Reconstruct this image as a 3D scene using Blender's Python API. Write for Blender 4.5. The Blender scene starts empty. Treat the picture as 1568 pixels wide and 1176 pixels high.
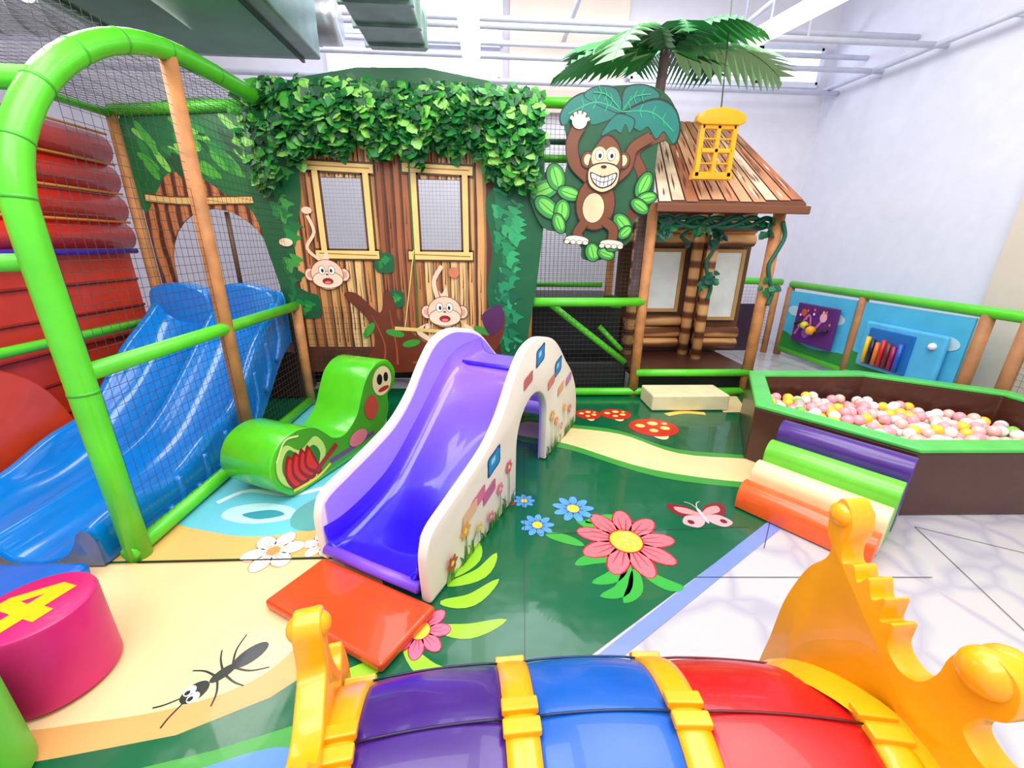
import bpy, math, random, bmesh
from mathutils import Vector, Matrix
random.seed(7)
scene=bpy.context.scene
try:
    scene.view_settings.view_transform='Standard'
    scene.view_settings.look='None'
except Exception: pass
COL=bpy.context.collection

# ------------------------------------------------------------------ materials
def lin(c):
    return tuple(((v/255)/12.92 if v/255<=0.04045 else (((v/255)+0.055)/1.055)**2.4) for v in c)
_m={}
def mat(rgb,rough=.45,metal=0.0,emit=0.0,var=.06,scale=6.0,spec=.5,bump=0.0,coat=0.0,bscale=6.0):
    key=(rgb,rough,metal,emit,var,scale,spec,bump,coat,bscale)
    if key in _m: return _m[key]
    m=bpy.data.materials.new("mat_%02x%02x%02x"%tuple(int(x) for x in rgb)); m.use_nodes=True
    nt=m.node_tree; b=nt.nodes["Principled BSDF"]
    c=lin(rgb)
    no=nt.nodes.new("ShaderNodeTexNoise"); no.inputs["Scale"].default_value=scale; no.inputs["Detail"].default_value=3
    tc=nt.nodes.new("ShaderNodeTexCoord"); nt.links.new(tc.outputs["Object"],no.inputs["Vector"])
    cr=nt.nodes.new("ShaderNodeValToRGB")
    cr.color_ramp.elements[0].position=.3; cr.color_ramp.elements[1].position=.7
    cr.color_ramp.elements[0].color=tuple(x*(1-var*1.6) for x in c)+(1,)
    cr.color_ramp.elements[1].color=tuple(min(1,x*(1+var)) for x in c)+(1,)
    nt.links.new(no.outputs["Fac"],cr.inputs["Fac"]); nt.links.new(cr.outputs["Color"],b.inputs["Base Color"])
    b.inputs["Roughness"].default_value=rough; b.inputs["Metallic"].default_value=metal
    b.inputs["Specular IOR Level"].default_value=spec
    b.inputs["Coat Weight"].default_value=coat
    if emit>0:
        b.inputs["Emission Color"].default_value=c+(1,); b.inputs["Emission Strength"].default_value=emit
    if bump>0:
        bp=nt.nodes.new("ShaderNodeBump"); bp.inputs["Strength"].default_value=bump; bp.inputs["Distance"].default_value=.02
        n2=nt.nodes.new("ShaderNodeTexNoise"); n2.inputs["Scale"].default_value=bscale; nt.links.new(tc.outputs["Object"],n2.inputs["Vector"])
        nt.links.new(n2.outputs["Fac"],bp.inputs["Height"]); nt.links.new(bp.outputs["Normal"],b.inputs["Normal"])
    _m[key]=m; return m
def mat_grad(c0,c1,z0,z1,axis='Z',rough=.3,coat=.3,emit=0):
    m=bpy.data.materials.new("mat_glow_gradient"); m.use_nodes=True
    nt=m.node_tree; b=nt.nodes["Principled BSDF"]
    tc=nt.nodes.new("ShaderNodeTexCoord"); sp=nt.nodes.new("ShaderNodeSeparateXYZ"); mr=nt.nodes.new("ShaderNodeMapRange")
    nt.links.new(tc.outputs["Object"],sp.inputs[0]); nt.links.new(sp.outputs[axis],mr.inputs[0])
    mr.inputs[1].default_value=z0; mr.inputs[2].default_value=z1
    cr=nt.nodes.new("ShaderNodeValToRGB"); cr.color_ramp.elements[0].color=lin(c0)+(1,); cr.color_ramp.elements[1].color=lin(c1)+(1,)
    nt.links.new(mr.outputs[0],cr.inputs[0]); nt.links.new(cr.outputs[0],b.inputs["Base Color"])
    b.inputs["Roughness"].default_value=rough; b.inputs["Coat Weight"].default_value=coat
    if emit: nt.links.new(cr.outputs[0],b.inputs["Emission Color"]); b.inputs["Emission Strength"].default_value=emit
    return m
def mat_stripe(c0,c1,scale,axis='X',rough=.6,dist=2.0,p0=.15,p1=.6):
    m=bpy.data.materials.new("mat_planks"); m.use_nodes=True
    nt=m.node_tree; b=nt.nodes["Principled BSDF"]
    tc=nt.nodes.new("ShaderNodeTexCoord"); w=nt.nodes.new("ShaderNodeTexWave"); w.bands_direction=axis
    w.inputs["Scale"].default_value=scale; w.inputs["Distortion"].default_value=dist; w.inputs["Detail"].default_value=3; w.inputs["Detail Scale"].default_value=.8
    nt.links.new(tc.outputs["Object"],w.inputs["Vector"])
    cr=nt.nodes.new("ShaderNodeValToRGB"); cr.color_ramp.elements[0].color=lin(c0)+(1,); cr.color_ramp.elements[1].color=lin(c1)+(1,)
    cr.color_ramp.elements[0].position=p0; cr.color_ramp.elements[1].position=p1
    nt.links.new(w.outputs["Fac"],cr.inputs[0]); nt.links.new(cr.outputs[0],b.inputs["Base Color"]); b.inputs["Roughness"].default_value=rough
    return m
def mat_tile():
    m=bpy.data.materials.new("mat_stone_tile"); m.use_nodes=True
    nt=m.node_tree; b=nt.nodes["Principled BSDF"]; tc=nt.nodes.new("ShaderNodeTexCoord")
    v=nt.nodes.new("ShaderNodeTexVoronoi"); v.feature='DISTANCE_TO_EDGE'; v.inputs["Scale"].default_value=3.4
    n=nt.nodes.new("ShaderNodeTexNoise"); n.inputs["Scale"].default_value=2.0
    mx=nt.nodes.new("ShaderNodeMixRGB"); mx.inputs[0].default_value=.25
    nt.links.new(tc.outputs["Object"],n.inputs["Vector"]); nt.links.new(tc.outputs["Object"],mx.inputs[1]); nt.links.new(n.outputs["Color"],mx.inputs[2])
    nt.links.new(mx.outputs[0],v.inputs["Vector"])
    cr=nt.nodes.new("ShaderNodeValToRGB"); cr.color_ramp.elements[0].color=lin((172,168,182))+(1,); cr.color_ramp.elements[1].color=lin((194,189,192))+(1,)
    cr.color_ramp.elements[0].position=.0; cr.color_ramp.elements[1].position=.10
    nt.links.new(v.outputs["Distance"],cr.inputs[0]); nt.links.new(cr.outputs[0],b.inputs["Base Color"]); b.inputs["Roughness"].default_value=.2
    return m

GREEN=mat((90,212,40),.35,coat=.2); TAN=mat((200,134,80),.6,var=.15,scale=9)
WHITE=mat((245,243,240),.5,var=.02)
BLUE=mat((0,124,214),.2,coat=.5); YEL=mat((250,168,6),.32,coat=.3); RED=mat((196,12,20),.28,coat=.3)
BLACK=mat((14,16,18),.5)

# ------------------------------------------------------------------ mesh helpers
def grp(name,loc=(0,0,0)):
    e=bpy.data.objects.new(name,None); e.location=loc; e.empty_display_size=.1; COL.objects.link(e); return e
def obj(name,verts,faces,m=None,parent=None,smooth=False,mats=None,midx=None):
    me=bpy.data.meshes.new(name); me.from_pydata([tuple(v) for v in verts],[],faces); me.update()
    o=bpy.data.objects.new(name,me); COL.objects.link(o)
    if mats:
        for q in mats: me.materials.append(q)
        if midx: me.polygons.foreach_set("material_index",midx)
    elif m: me.materials.append(m)
    if smooth: me.polygons.foreach_set("use_smooth",[True]*len(me.polygons))
    if parent: o.parent=parent
    return o
def bevel(o,w,s=3):
    b=o.modifiers.new("bevel",'BEVEL'); b.width=w; b.segments=s; b.limit_method='ANGLE'; b.angle_limit=math.radians(40)
    return o
def box(name,x0,x1,y0,y1,z0,z1,m,parent=None,bev=0):
    v=[(x,y,z) for x in (x0,x1) for y in (y0,y1) for z in (z0,z1)]
    f=[(0,1,3,2),(4,6,7,5),(0,4,5,1),(2,3,7,6),(0,2,6,4),(1,5,7,3)]
    o=obj(name,v,f,m,parent)
    if bev: bevel(o,bev)
    return o
def tube(name,pts,r,m,parent=None,seg=12,radii=None,cap=True):
    pts=[Vector(p) for p in pts]; n=len(pts); V=[];F=[]
    t0=(pts[1]-pts[0]).normalized(); up=Vector((0,0,1)) if abs(t0.z)<.9 else Vector((1,0,0))
    nrm=(up-t0*up.dot(t0)).normalized()
    for i,p in enumerate(pts):
        t=(pts[min(i+1,n-1)]-pts[max(i-1,0)]).normalized()
        nrm=(nrm-t*nrm.dot(t)).normalized(); bn=t.cross(nrm); rr=radii[i] if radii else r
        for k in range(seg):
            a=2*math.pi*k/seg; V.append(p+nrm*math.cos(a)*rr+bn*math.sin(a)*rr)
    for i in range(n-1):
        for k in range(seg):
            a=i*seg+k; b=i*seg+(k+1)%seg; F.append((a,b,b+seg,a+seg))
    if cap:
        F.append(tuple(range(seg))[::-1]); F.append(tuple((n-1)*seg+k for k in range(seg)))
    return obj(name,V,F,m,parent,smooth=True)
def smoothpath(pts,n=6,closed=False):
    pts=[Vector(p) for p in pts]; N=len(pts); out=[]
    rng=range(N) if closed else range(N-1)
    for i in rng:
        if closed: p0,p1,p2,p3=pts[(i-1)%N],pts[i],pts[(i+1)%N],pts[(i+2)%N]
        else: p0,p1,p2,p3=pts[max(i-1,0)],pts[i],pts[i+1],pts[min(i+2,N-1)]
        for k in range(n):
            t=k/n; out.append(.5*((2*p1)+(p2-p0)*t+(2*p0-5*p1+4*p2-p3)*t*t+(3*p1-p0-3*p2+p3)*t**3))
    if not closed: out.append(pts[-1])
    return out
def sphere(name,c,r,m,parent=None,sx=1,sy=1,sz=1,seg=20,rings=12):
    V=[];F=[]
    for i in range(rings+1):
        th=math.pi*i/rings
        for k in range(seg):
            a=2*math.pi*k/seg; V.append((c[0]+r*sx*math.sin(th)*math.cos(a),c[1]+r*sy*math.sin(th)*math.sin(a),c[2]+r*sz*math.cos(th)))
    for i in range(rings):
        for k in range(seg):
            a=i*seg+k;b=i*seg+(k+1)%seg; F.append((a,a+seg,b+seg,b))
    return obj(name,V,F,m,parent,smooth=True)
def prism(name,poly,frame,t0,t1,m,parent=None,bev=0):
    o,u,v,n=[Vector(q) for q in frame]; N=len(poly)
    V=[o+u*p[0]+v*p[1]+n*t0 for p in poly]+[o+u*p[0]+v*p[1]+n*t1 for p in poly]
    F=[tuple(range(N)),tuple(range(2*N-1,N-1,-1))]+[(i+N,(i+1)%N+N,(i+1)%N,i) for i in range(N)]
    ob=obj(name,V,F,m,parent,smooth=(N>8))
    if bev: bevel(ob,bev)
    if N>8:
        e=ob.modifiers.new("edge_split",'EDGE_SPLIT'); e.split_angle=math.radians(24)
    return ob
class Art:
    """flat printed artwork on a real surface, layered by fractions of a millimetre"""
    def __init__(s,name,frame,parent=None,step=.0003,base=.001,sx=1,sy=1):
        s.f=[Vector(q) for q in frame]; s.V=[];s.F=[];s.M=[];s.mats=[];s.name=name;s.parent=parent;s.step=step;s.l=base;s.sx=sx;s.sy=sy;s.m0=base
    def mark(s): s.m0=s.l
    def reset(s): s.l=s.m0
    def up(s): s.l+=s.step
    def poly(s,pts,m,keep=False):
        if isinstance(m,tuple): m=mat(m,.4)
        if m not in s.mats: s.mats.append(m)
        o,u,v,n=s.f; k=len(s.V)
        for p in pts: s.V.append(o+u*(p[0]*s.sx)+v*(p[1]*s.sy)+n*s.l)
        s.F.append(tuple(range(k,k+len(pts)))); s.M.append(s.mats.index(m))
        if not keep: s.l+=s.step
    def blob(s,pts,m,n=5,keep=False): s.poly([(p.x,p.y) for p in smoothpath([(a,b,0) for a,b in pts],n,True)],m,keep)
    def ell(s,cx,cy,rx,ry,m,ang=0,n=22,keep=False):
        c,d=math.cos(ang),math.sin(ang)
        s.poly([(cx+rx*math.cos(t)*c-ry*math.sin(t)*d,cy+rx*math.cos(t)*d+ry*math.sin(t)*c) for t in [2*math.pi*k/n for k in range(n)]],m,keep)
    def stroke(s,pts,w,m,n=5,keep=False):
        P=smoothpath([(a,b,0) for a,b in pts],n) if len(pts)>2 else [Vector((a,b,0)) for a,b in pts]
        N=len(P); L=[];R=[]
        for i,p in enumerate(P):
            t=(P[min(i+1,N-1)]-P[max(i-1,0)]).normalized(); q=Vector((-t.y,t.x,0)); f=i/(N-1)
            if w=='leaf': ww=.07*math.sin(math.pi*min(1,f*.95+.05))**.8+.002
            elif isinstance(w,(list,tuple)): ww=w[0]+(w[1]-w[0])*f
            else: ww=w
            L.append(p+q*ww/2);R.append(p-q*ww/2)
        s.poly([(p.x,p.y) for p in L+R[::-1]],m,keep)
    def flower(s,cx,cy,R,n,c,cen,dark=None,rc=.33,ph=0):
        for pas in (0,1):
            for k in range(n):
                a=ph+2*math.pi*k/n; d=R*.6
                if pas==0 and dark: s.ell(cx+d*math.cos(a),cy+d*math.sin(a),R*.43,R*.28*6/n*1.25,dark,a,14,True)
                elif pas==1: s.ell(cx+d*math.cos(a),cy+d*math.sin(a),R*.41,R*.25*6/n*1.2,c,a,14,True)
            s.up()
        for k in range(n):
            if dark:
                a=ph+2*math.pi*k/n
                for da in (-.12,.12): s.stroke([(cx+R*.2*math.cos(a+da),cy+R*.2*math.sin(a+da)),(cx+R*.75*math.cos(a+da),cy+R*.75*math.sin(a+da))],[R*.035,R*.01],dark,keep=True)
        s.up()
        if dark: s.ell(cx,cy,R*rc*1.1,R*rc*1.1,dark)
        s.ell(cx,cy,R*rc,R*rc,cen)
    def done(s):
        return obj(s.name,s.V,s.F,None,s.parent,mats=s.mats,midx=s.M)
def net(name,o,u,v,m,parent,cell=.05,r=.0013):
    o,u,v=Vector(o),Vector(u),Vector(v); V=[];F=[]
    n=u.cross(v).normalized()
    def rod(a,b,w):
        k=len(V)
        for p in (a,b):
            for q in (w*r,n*r,-w*r,-n*r): V.append(p+q)
        for i in range(4): F.append((k+i,k+(i+1)%4,k+4+(i+1)%4,k+4+i))
    nu=max(1,int(u.length/cell)); nv=max(1,int(v.length/cell))
    for i in range(nu+1): a=o+u*i/nu; rod(a,a+v,u.normalized())
    for i in range(nv+1): a=o+v*i/nv; rod(a,a+u,v.normalized())
    return obj(name,V,F,m,parent)
def post(name,x,y,z0,z1,parent,r=.042,m=None): return tube(name,[(x,y,z0),(x,y,(z0+z1)/2),(x,y,z1)],r,m or TAN,parent)
def rail(name,a,b,parent,r=.04,m=None):
    a=Vector(a);b=Vector(b)
    return tube(name,[a,(a+b)/2,b],r,m or GREEN,parent)
FX=lambda Y:((0,Y,0),(1,0,0),(0,0,1),(0,-1,0))

# ------------------------------------------------------------------ room shell
box("floor",-6,6,-1.5,7.2,-.1,-.001,mat_tile())
wl=mat((234,230,240),.7,var=.02); wc=mat((226,212,196),.7,var=.02)
box("wall_back",-6,5.2,7.0,7.2,-.1,5.2,wl)
box("wall_right",5.0,5.2,3.9,7.0,-.1,5.2,mat((234,234,248),.7,var=.02))
box("wall_right_near",4.9,5.2,-1.5,3.9,-.1,5.2,wc)
box("wall_left",-6.2,-6,-1.5,7.2,-.1,5.2,wl)
box("ceiling",-6.2,5.2,-1.5,7.2,5.2,5.3,mat((235,232,232),.7))
pane=mat((222,236,255),.3,emit=2.6,var=.02); wf=mat((232,234,246),.5)
def window(i,x0,x1,z0,z1,nx,nz):
    g=grp("window_%d"%i)
    box("pane",x0,x1,6.97,6.99,z0,z1,pane,g)
    for k in range(nx+1):
        x=x0+(x1-x0)*k/nx; box("mullion_%d"%k,x-.035,x+.035,6.9,6.99,z0,z1,wf,g)
    for k in range(nz+1):
        z=z0+(z1-z0)*k/nz; box("transom_%d"%k,x0,x1,6.9,6.99,z-.035,z+.035,wf,g)
window(1,-2.25,.12,3.78,4.08,4,1)
window(2,-1.05,.12,4.2,5.0,2,1)
window(3,2.0,4.8,3.85,4.3,3,1)
window(4,-2.6,-1.7,4.3,5.0,2,1)
box("trim_1",.25,1.9,6.88,6.995,3.4,5.15,mat((240,222,208),.7,var=.02))

# ------------------------------------------------------------------ overhead services
g=grp("overhead_pipework")
pw=mat((222,224,240),.45)
for (y,z,r) in [(6.7,3.72,.035),(6.3,4.0,.03),(6.0,3.75,.03),(5.6,3.95,.03),(5.2,3.72,.03),(6.6,4.35,.04)]:
    rail("pipe",(-5.99,y,z),(4.99,y,z-.03),g,r,pw)
for x in (1.0,3.2): rail("hanger",(x,5.0,4.2),(x,6.9,4.25),g,.03,pw)
for x in (-4,-.3,3.4):
    for (y,z) in ((6.6,4.35),(5.2,3.72)): rail("drop_rod",(x,y,z),(x,y,5.2),g,.012,pw)
g=grp("wall_pipe"); rail("pipe",(4.85,6.9,3.75),(4.85,2.0,3.55),g,.03,pw)
for y in (6,4.5): rail("bracket",(4.85,y,3.65),(4.99,y,3.65),g,.012,pw)
g=grp("grey_conduit"); rail("pipe",(1.2,2.6,3.1),(4.86,3.28,3.49),g,.03,mat((160,160,158),.4))
for t in (.1,.6): rail("hanger",(1.2+3.66*t,2.6+.68*t,3.1+.39*t),(1.2+3.66*t,2.6+.68*t,5.2),g,.01,pw)
dm=mat((126,152,142),.3,metal=.5,var=.15)
g=grp("air_conditioning_duct")
box("housing",-2.95,-1.45,2.2,4.25,3.02,3.5,dm,g,.02)
box("lower_plate",-2.7,-1.6,2.3,4.1,2.99,3.02,mat((52,116,88),.28,metal=.4,var=.3,scale=1.5),g)
for x in (-2.8,-1.6): box("seam",x-.012,x+.012,2.2,4.25,3.0,3.02,mat((70,80,76),.5),g)
for x in (-2.8,-1.6):
    for y in (2.4,4.1): rail("hanger",(x,y,3.5),(x,y,5.2),g,.012,pw)
g=grp("spiral_duct")
tube("pipe",[(-4.8,4.7,3.5),(-1.5,4.7,3.5),(-1.42,4.7,3.5)],.2,mat((205,208,214),.3,metal=.6),g,24)
for x in (-4.2,-1.8): rail("hanger",(x,4.7,3.7),(x,4.7,5.2),g,.012,pw)
for k in range(12): tube("rib",[(-4.7+k*.28,4.7,3.5),(-4.69+k*.28,4.7,3.5)],.207,mat((180,184,190),.3,metal=.6),g,24)
g=grp("ventilation_duct")
box("trunk",-1.12,-.6,3.0,4.65,3.25,3.5,dm,g,.02)
for k in range(5): box("rib_%d"%k,-1.14,-.58,3.1+k*.35,3.14+k*.35,3.23,3.52,dm,g)
for y in (3.2,4.5): rail("hanger",(-.86,y,3.5),(-.86,y,5.2),g,.012,pw)
lm=mat((255,246,220),.4,emit=1.8,var=.01)
def lampbar(a,b,w=.11):
    g=grp("fluorescent_lamp"); rail("tube",a,b,g,w,lm)
    a=Vector(a);b=Vector(b); rail("fixture",a+Vector((0,0,w+.02)),b+Vector((0,0,w+.02)),g,.05,WHITE)
    for t in (.15,.85):
        p=a.lerp(b,t); rail("hanger",(p.x,p.y,p.z+w),(p.x,p.y,5.2),g,.01,pw)
lampbar((-.17,2.8,3.3),(-.2,4.8,3.3),.09)
lampbar((2.6,4.9,3.5),(3.0,3.4,3.5),.05)
lampbar((-3.4,3.9,3.25),(-3.2,2.6,3.25),.06)

# ------------------------------------------------------------------ printed play mat
g=grp("play_mat")
pm=lambda c,r=.28:mat(c,r,var=.04,scale=2,coat=.15)
A=Art("mat_art",((0,0,0),(1,0,0),(0,1,0),(0,0,1)),g,step=.0002,base=.001)
GRN=mat((6,94,58),.2,var=.06,scale=2,coat=.35,bump=.35,bscale=4); GRN2=pm((64,154,60)); SAND=pm((240,208,156)); SAND2=pm((224,164,98)); SKY=pm((110,200,225))
A.poly([(-3.3,.3),(2.6,.2),(.35,1.15),(1.66,1.97),(1.97,2.7),(2.45,3.62),(3.5,3.62),(3.5,4.4),(-3.3,4.4)],GRN)
A.poly([(.33,1.12),(.40,1.09),(1.72,1.93),(1.66,1.98)],pm((120,140,215)),True)
A.poly([(-3.2,.9),(-1.75,.85),(-1.37,.9),(-1.05,.95),(-.80,1.06),(-.62,1.22),(-.5,1.5),(-.6,1.745),(-3.2,1.745)],SAND2)
A.blob([(-3.2,1.0),(-1.75,.98),(-1.37,1.0),(-1.1,1.04),(-.9,1.12),(-.80,1.25),(-.75,1.5),(-.80,1.735),(-1.4,1.735),(-2.2,1.735),(-3.2,1.735)],SAND)
A.poly([(-1.5,.3),(-.6,.3),(-.4,.95),(-.62,.98),(-.9,.9),(-1.2,.84)],GRN2)
A.blob([(-1.2,.5),(-.7,.45),(-.52,.75),(-.66,.9),(-.95,.84),(-1.2,.75)],pm((90,140,205)))
A.poly([(-3.2,1.76),(-.9,1.76),(-.75,2.2),(-.9,2.9),(-3.2,2.9)],pm((240,185,110)))
A.blob([(-1.9,2.15),(-1.6,1.98),(-1.25,1.93),(-1.0,2.05),(-.9,2.5),(-1.0,3.6),(-1.4,3.95),(-1.9,3.9),(-1.95,2.8)],SKY)
A.mark()
A.blob([(-1.6,2.1),(-1.4,2.04),(-1.2,2.08),(-1.22,2.18),(-1.42,2.24),(-1.6,2.2)],pm((190,232,240)))
A.blob([(-1.5,2.13),(-1.38,2.08),(-1.25,2.12),(-1.35,2.17)],pm((60,150,170)))
A.blob([(-1.15,2.0),(-1.0,1.98),(-.95,2.2),(-1.1,2.3),(-1.2,2.15)],pm((90,170,170)))
A.stroke([(-1.72,2.25),(-1.6,2.38),(-1.3,2.33),(-1.1,2.42)],.04,pm((215,240,245)))
A.flower(-1.16,1.81,.15,6,pm((250,245,235)),pm((236,150,90)),pm((206,150,100)),ph=.3,rc=.2)
A.reset(); A.flower(-.92,1.86,.11,6,pm((250,240,235)),pm((240,160,90)),pm((206,150,100)),rc=.25)
A.up(); A.poly([(-1.8,1.742),(-.85,1.742),(-.85,1.752),(-1.8,1.752)],BLACK)
A.reset()
A.blob([(.3,3.55),(.68,3.40),(1.12,3.25),(1.48,2.9),(2.05,2.76),(2.2,2.55),(2.0,2.28),(1.85,2.30),(1.18,2.48),(.62,2.9),(.2,3.1)],GRN2)
A.blob([(.3,3.45),(.68,3.32),(1.12,3.17),(1.48,2.82),(2.05,2.70),(2.2,2.5),(1.89,2.38),(1.18,2.58),(.62,3.0),(.2,3.2)],pm((240,215,160)))
A.poly([(2.3,3.65),(2.55,3.65),(2.7,4.1),(2.45,4.1)],pm((240,215,160)))
for (cx,cy,rx,ry) in [(1.46,3.31,.22,.19),(1.2,3.62,.15,.13),(.93,3.62,.12,.12)]:
    A.reset(); A.up(); A.up(); A.up()
    A.ell(cx,cy-ry*.6,rx*.35,ry*.7,pm((240,225,170))); A.ell(cx,cy,rx,ry,pm((206,40,30)))
    for (dx,dy,s) in [(-.5,.2,.2),(.1,.45,.22),(.45,-.1,.2),(-.1,-.35,.18),(.6,.4,.12)]: A.ell(cx+dx*rx,cy+dy*ry,s*rx,s*ry,pm((250,225,120)),keep=True)
A.reset(); A.stroke([(1.7,3.6),(1.9,3.66),(2.1,3.62)],.07,pm((245,200,90)))
A.reset()
for pts in [[(.7,1.68),(.6,1.58),(.48,1.54)],[(.72,1.62),(.68,1.5),(.60,1.42)],[(.66,1.70),(.52,1.70),(.42,1.66)],[(.74,1.62),(.84,1.52),(.92,1.5)],[(.70,1.66),(.62,1.5),(.5,1.46)]]:
    A.stroke(pts,'leaf',pm((50,165,60)),keep=True)
for pts in [[(.5,2.02),(.6,1.93),(.62,1.85)],[(.3,1.9),(.4,1.86),(.5,1.8)],[(.55,2.0),(.68,2.03),(.75,2.05)]]: A.stroke(pts,'leaf',pm((60,170,60)),keep=True)
A.up()
A.flower(.74,1.83,.27,9,pm((240,112,124)),pm((245,190,60)),pm((180,20,40)))
for k in range(14):
    a=k*2.4; A.ell(.74+.075*math.cos(a)*(k/14)**.5,1.83+.075*math.sin(a)*(k/14)**.5,.009,.009,pm((250,228,130)),keep=True)
bl=(pm((90,160,225)),pm((250,200,60)),pm((25,70,150)))
for (x,y,r,n) in [(.5,2.13,.13,9),(.26,1.98,.10,9),(.2,2.22,.07,8)]: A.reset(); A.up(); A.flower(x,y,r,n,*bl,rc=.3)
A.reset()
for pts in [[(-.24,1.32),(-.10,1.30),(.06,1.35)],[(-.36,1.24),(-.24,1.13),(-.1,1.11)],[(-.22,1.55),(-.06,1.62),(.02,1.76)],[(-.24,1.45),(-.10,1.46),(.03,1.58)],[(-.4,1.2),(-.5,1.14),(-.58,1.13)],[(-.2,1.6),(-.1,1.72),(-.08,1.85)]]:
    A.stroke(pts,'leaf',pm((150,208,46)))
A.flower(-.31,1.31,.13,8,pm((240,112,144)),pm((250,215,80)),pm((180,25,60)))
A.reset(); A.ell(.1,2.2,.04,.03,pm((200,40,30)))
A.reset(); B=(1.28,2.04)
for sx in (-1,1):
    A.blob([(B[0],B[1]),(B[0]+sx*.07,B[1]+.10),(B[0]+sx*.18,B[1]+.12),(B[0]+sx*.16,B[1]+.02),(B[0]+sx*.08,B[1]-.02)],pm((130,30,44)))
    A.blob([(B[0],B[1]+.0),(B[0]+sx*.06,B[1]+.07),(B[0]+sx*.14,B[1]+.09),(B[0]+sx*.12,B[1]+.03)],pm((226,150,150)))
    A.blob([(B[0],B[1]-.01),(B[0]+sx*.1,B[1]-.0),(B[0]+sx*.15,B[1]-.07),(B[0]+sx*.08,B[1]-.11),(B[0]+sx*.02,B[1]-.07)],pm((235,170,176)))
    A.ell(B[0]+sx*.1,B[1]-.06,.02,.02,pm((120,25,40)))
    A.stroke([(B[0],B[1]+.07),(B[0]+sx*.02,B[1]+.12),(B[0]+sx*.05,B[1]+.14)],.005,pm((235,200,200)))
A.ell(B[0],B[1],.013,.08,pm((220,190,200)))
# ant: head, thorax, abdomen, six legs
A.reset(); ak=pm((26,28,32))
ax=lambda t,s:(-1.10+t*.66-s*.75,1.065+t*.75+s*.66)
def leg(t,s,l,k): 
    p=ax(t,0); q=ax(t+k*.4,s*l*.6); r_=ax(t+k,s*l); A.stroke([p,q,r_],[.009,.005],ak,keep=True)
for s in (-1,1): leg(.10,s,.10,-.05); leg(.12,s,.11,.03); leg(.15,s,.11,.09); 
for s in (-1,1): A.stroke([ax(.0,.01*s),ax(-.05,.03*s),ax(-.08,.05*s)],.006,ak,keep=True)
A.up()
an=math.atan2(.75,.66)
A.ell(*ax(.215,0),.065,.036,pm((38,44,52)),an); A.ell(*ax(.12,0),.045,.022,ak,an); A.ell(*ax(.03,0),.045,.036,ak,an)
for s in (-1,1): A.ell(*ax(.02,.018*s),.02,.02,WHITE,keep=True)
A.up()
for s in (-1,1): A.ell(*ax(.012,.016*s),.009,.009,BLACK,keep=True)
A.up()
for a,b in [((.12,1.1),(.25,2.9)),((1.66,1.97),(1.48,1.75)),((2.5,1.9),(3.6,1.25)),((1.0,1.56),(2.2,1.52)),((.25,1.9),(1.5,1.93)),((2.2,.9),(2.5,1.9))]:
    A.stroke([a,b],.004,pm((50,70,72)),keep=True)
A.done()

# ------------------------------------------------------------------ jungle gym frame
g=grp("play_structure_frame")
X=-1.83
arch=[(X,1.80,0),(X,1.80,.5),(X,1.80,.9),(X,1.80,1.2),(X,1.80,1.5)]+smoothpath([(X,1.805,1.70),(X,1.87,1.91),(X,2.03,2.14),(X,2.25,2.33),(X,2.52,2.475),(X,2.85,2.565),(X,3.3,2.60),(X,3.9,2.61)],3)
tube("arch_post",arch,.054,GREEN,g,16)
tie=mat((70,180,40),.4)
for i in range(2,len(arch)-2,3):
    q=Vector(arch[i+1])-Vector(arch[i-1]); q.normalize(); p=Vector(arch[i]); tube("tie_%d"%i,[p-q*.007,p,p+q*.007],.0558,tie,g,16)
rail("mid_rail",(X,1.8,.98),(X,3.92,.99),g,.042)
rail("kick_rail",(X,1.75,.05),(X,3.92,.05),g,.042)
rail("short_rail",(X,1.8,1.46),(-4.2,1.8,1.40),g,.035)
rail("top_cross",(X,2.03,2.16),(-4.2,2.03,2.20),g,.045)
rail("left_top",(-3.1,1.4,2.45),(-3.1,4.0,2.52),g,.03)
rail("left_mid",(-3.10,1.4,.86),(-3.10,4.0,.86),g,.035)
rail("back_top",(-3.1,4.0,2.55),(-1.9,4.0,2.62),g,.045)
rail("back_top_right",(.30,4.07,2.72),(1.55,4.12,2.72),g,.045)
rail("mid_right",(.36,4.06,1.02),(1.54,4.14,1.02),g,.045)
rail("floor_rail",(.7,4.14,.05),(2.85,4.14,.05),g,.042)
rail("deck_rail",(1.54,4.12,.27),(2.8,4.12,.27),g,.04)
rail("shelf_rail",(.34,4.3,2.33),(1.0,4.3,2.33),g,.035); rail("shelf_rail_2",(.34,4.3,2.47),(1.0,4.3,2.47),g,.025,mat((20,90,60)))
post("post_mid",X,2.86,0,2.58,g,.045)
post("post_corner",X,3.92,0,1.0,g,.045)
post("post_back_left",-3.1,4.0,0,2.55,g); post("post_centre",.36,4.07,0,2.74,g,.04)
post("post_door",-1.45,4.5,0,1.0,g,.03,BLACK)
post("post_inner",1.38,4.9,0,2.2,g,.045)
post("house_post_left",1.54,4.15,0,1.95,g,.05); post("house_post_right",2.79,4.15,0,1.98,g,.055)
nm=mat((48,54,50),.6)
ng=grp("safety_netting")
net("side_net",(X,1.83,.05),(0,2.06,0),(0,0,1.8),nm,ng,.048)
net("side_net_top",(X,2.1,1.85),(0,1.8,0),(0,0,.68),nm,ng,.048)
net("roof_net",(X,2.1,2.5),(-1.25,0,0),(0,1.85,.05),nm,ng,.055)
net("right_net",(.4,4.12,1.05),(1.1,.04,0),(0,0,1.6),nm,ng,.04,.0015)
net("right_net_low",(.4,4.12,.1),(1.1,.04,0),(0,0,.9),nm,ng,.045)
net("right_net_back",(.4,5.2,.3),(1.2,0,0),(0,0,2.4),nm,ng,.05)
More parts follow.
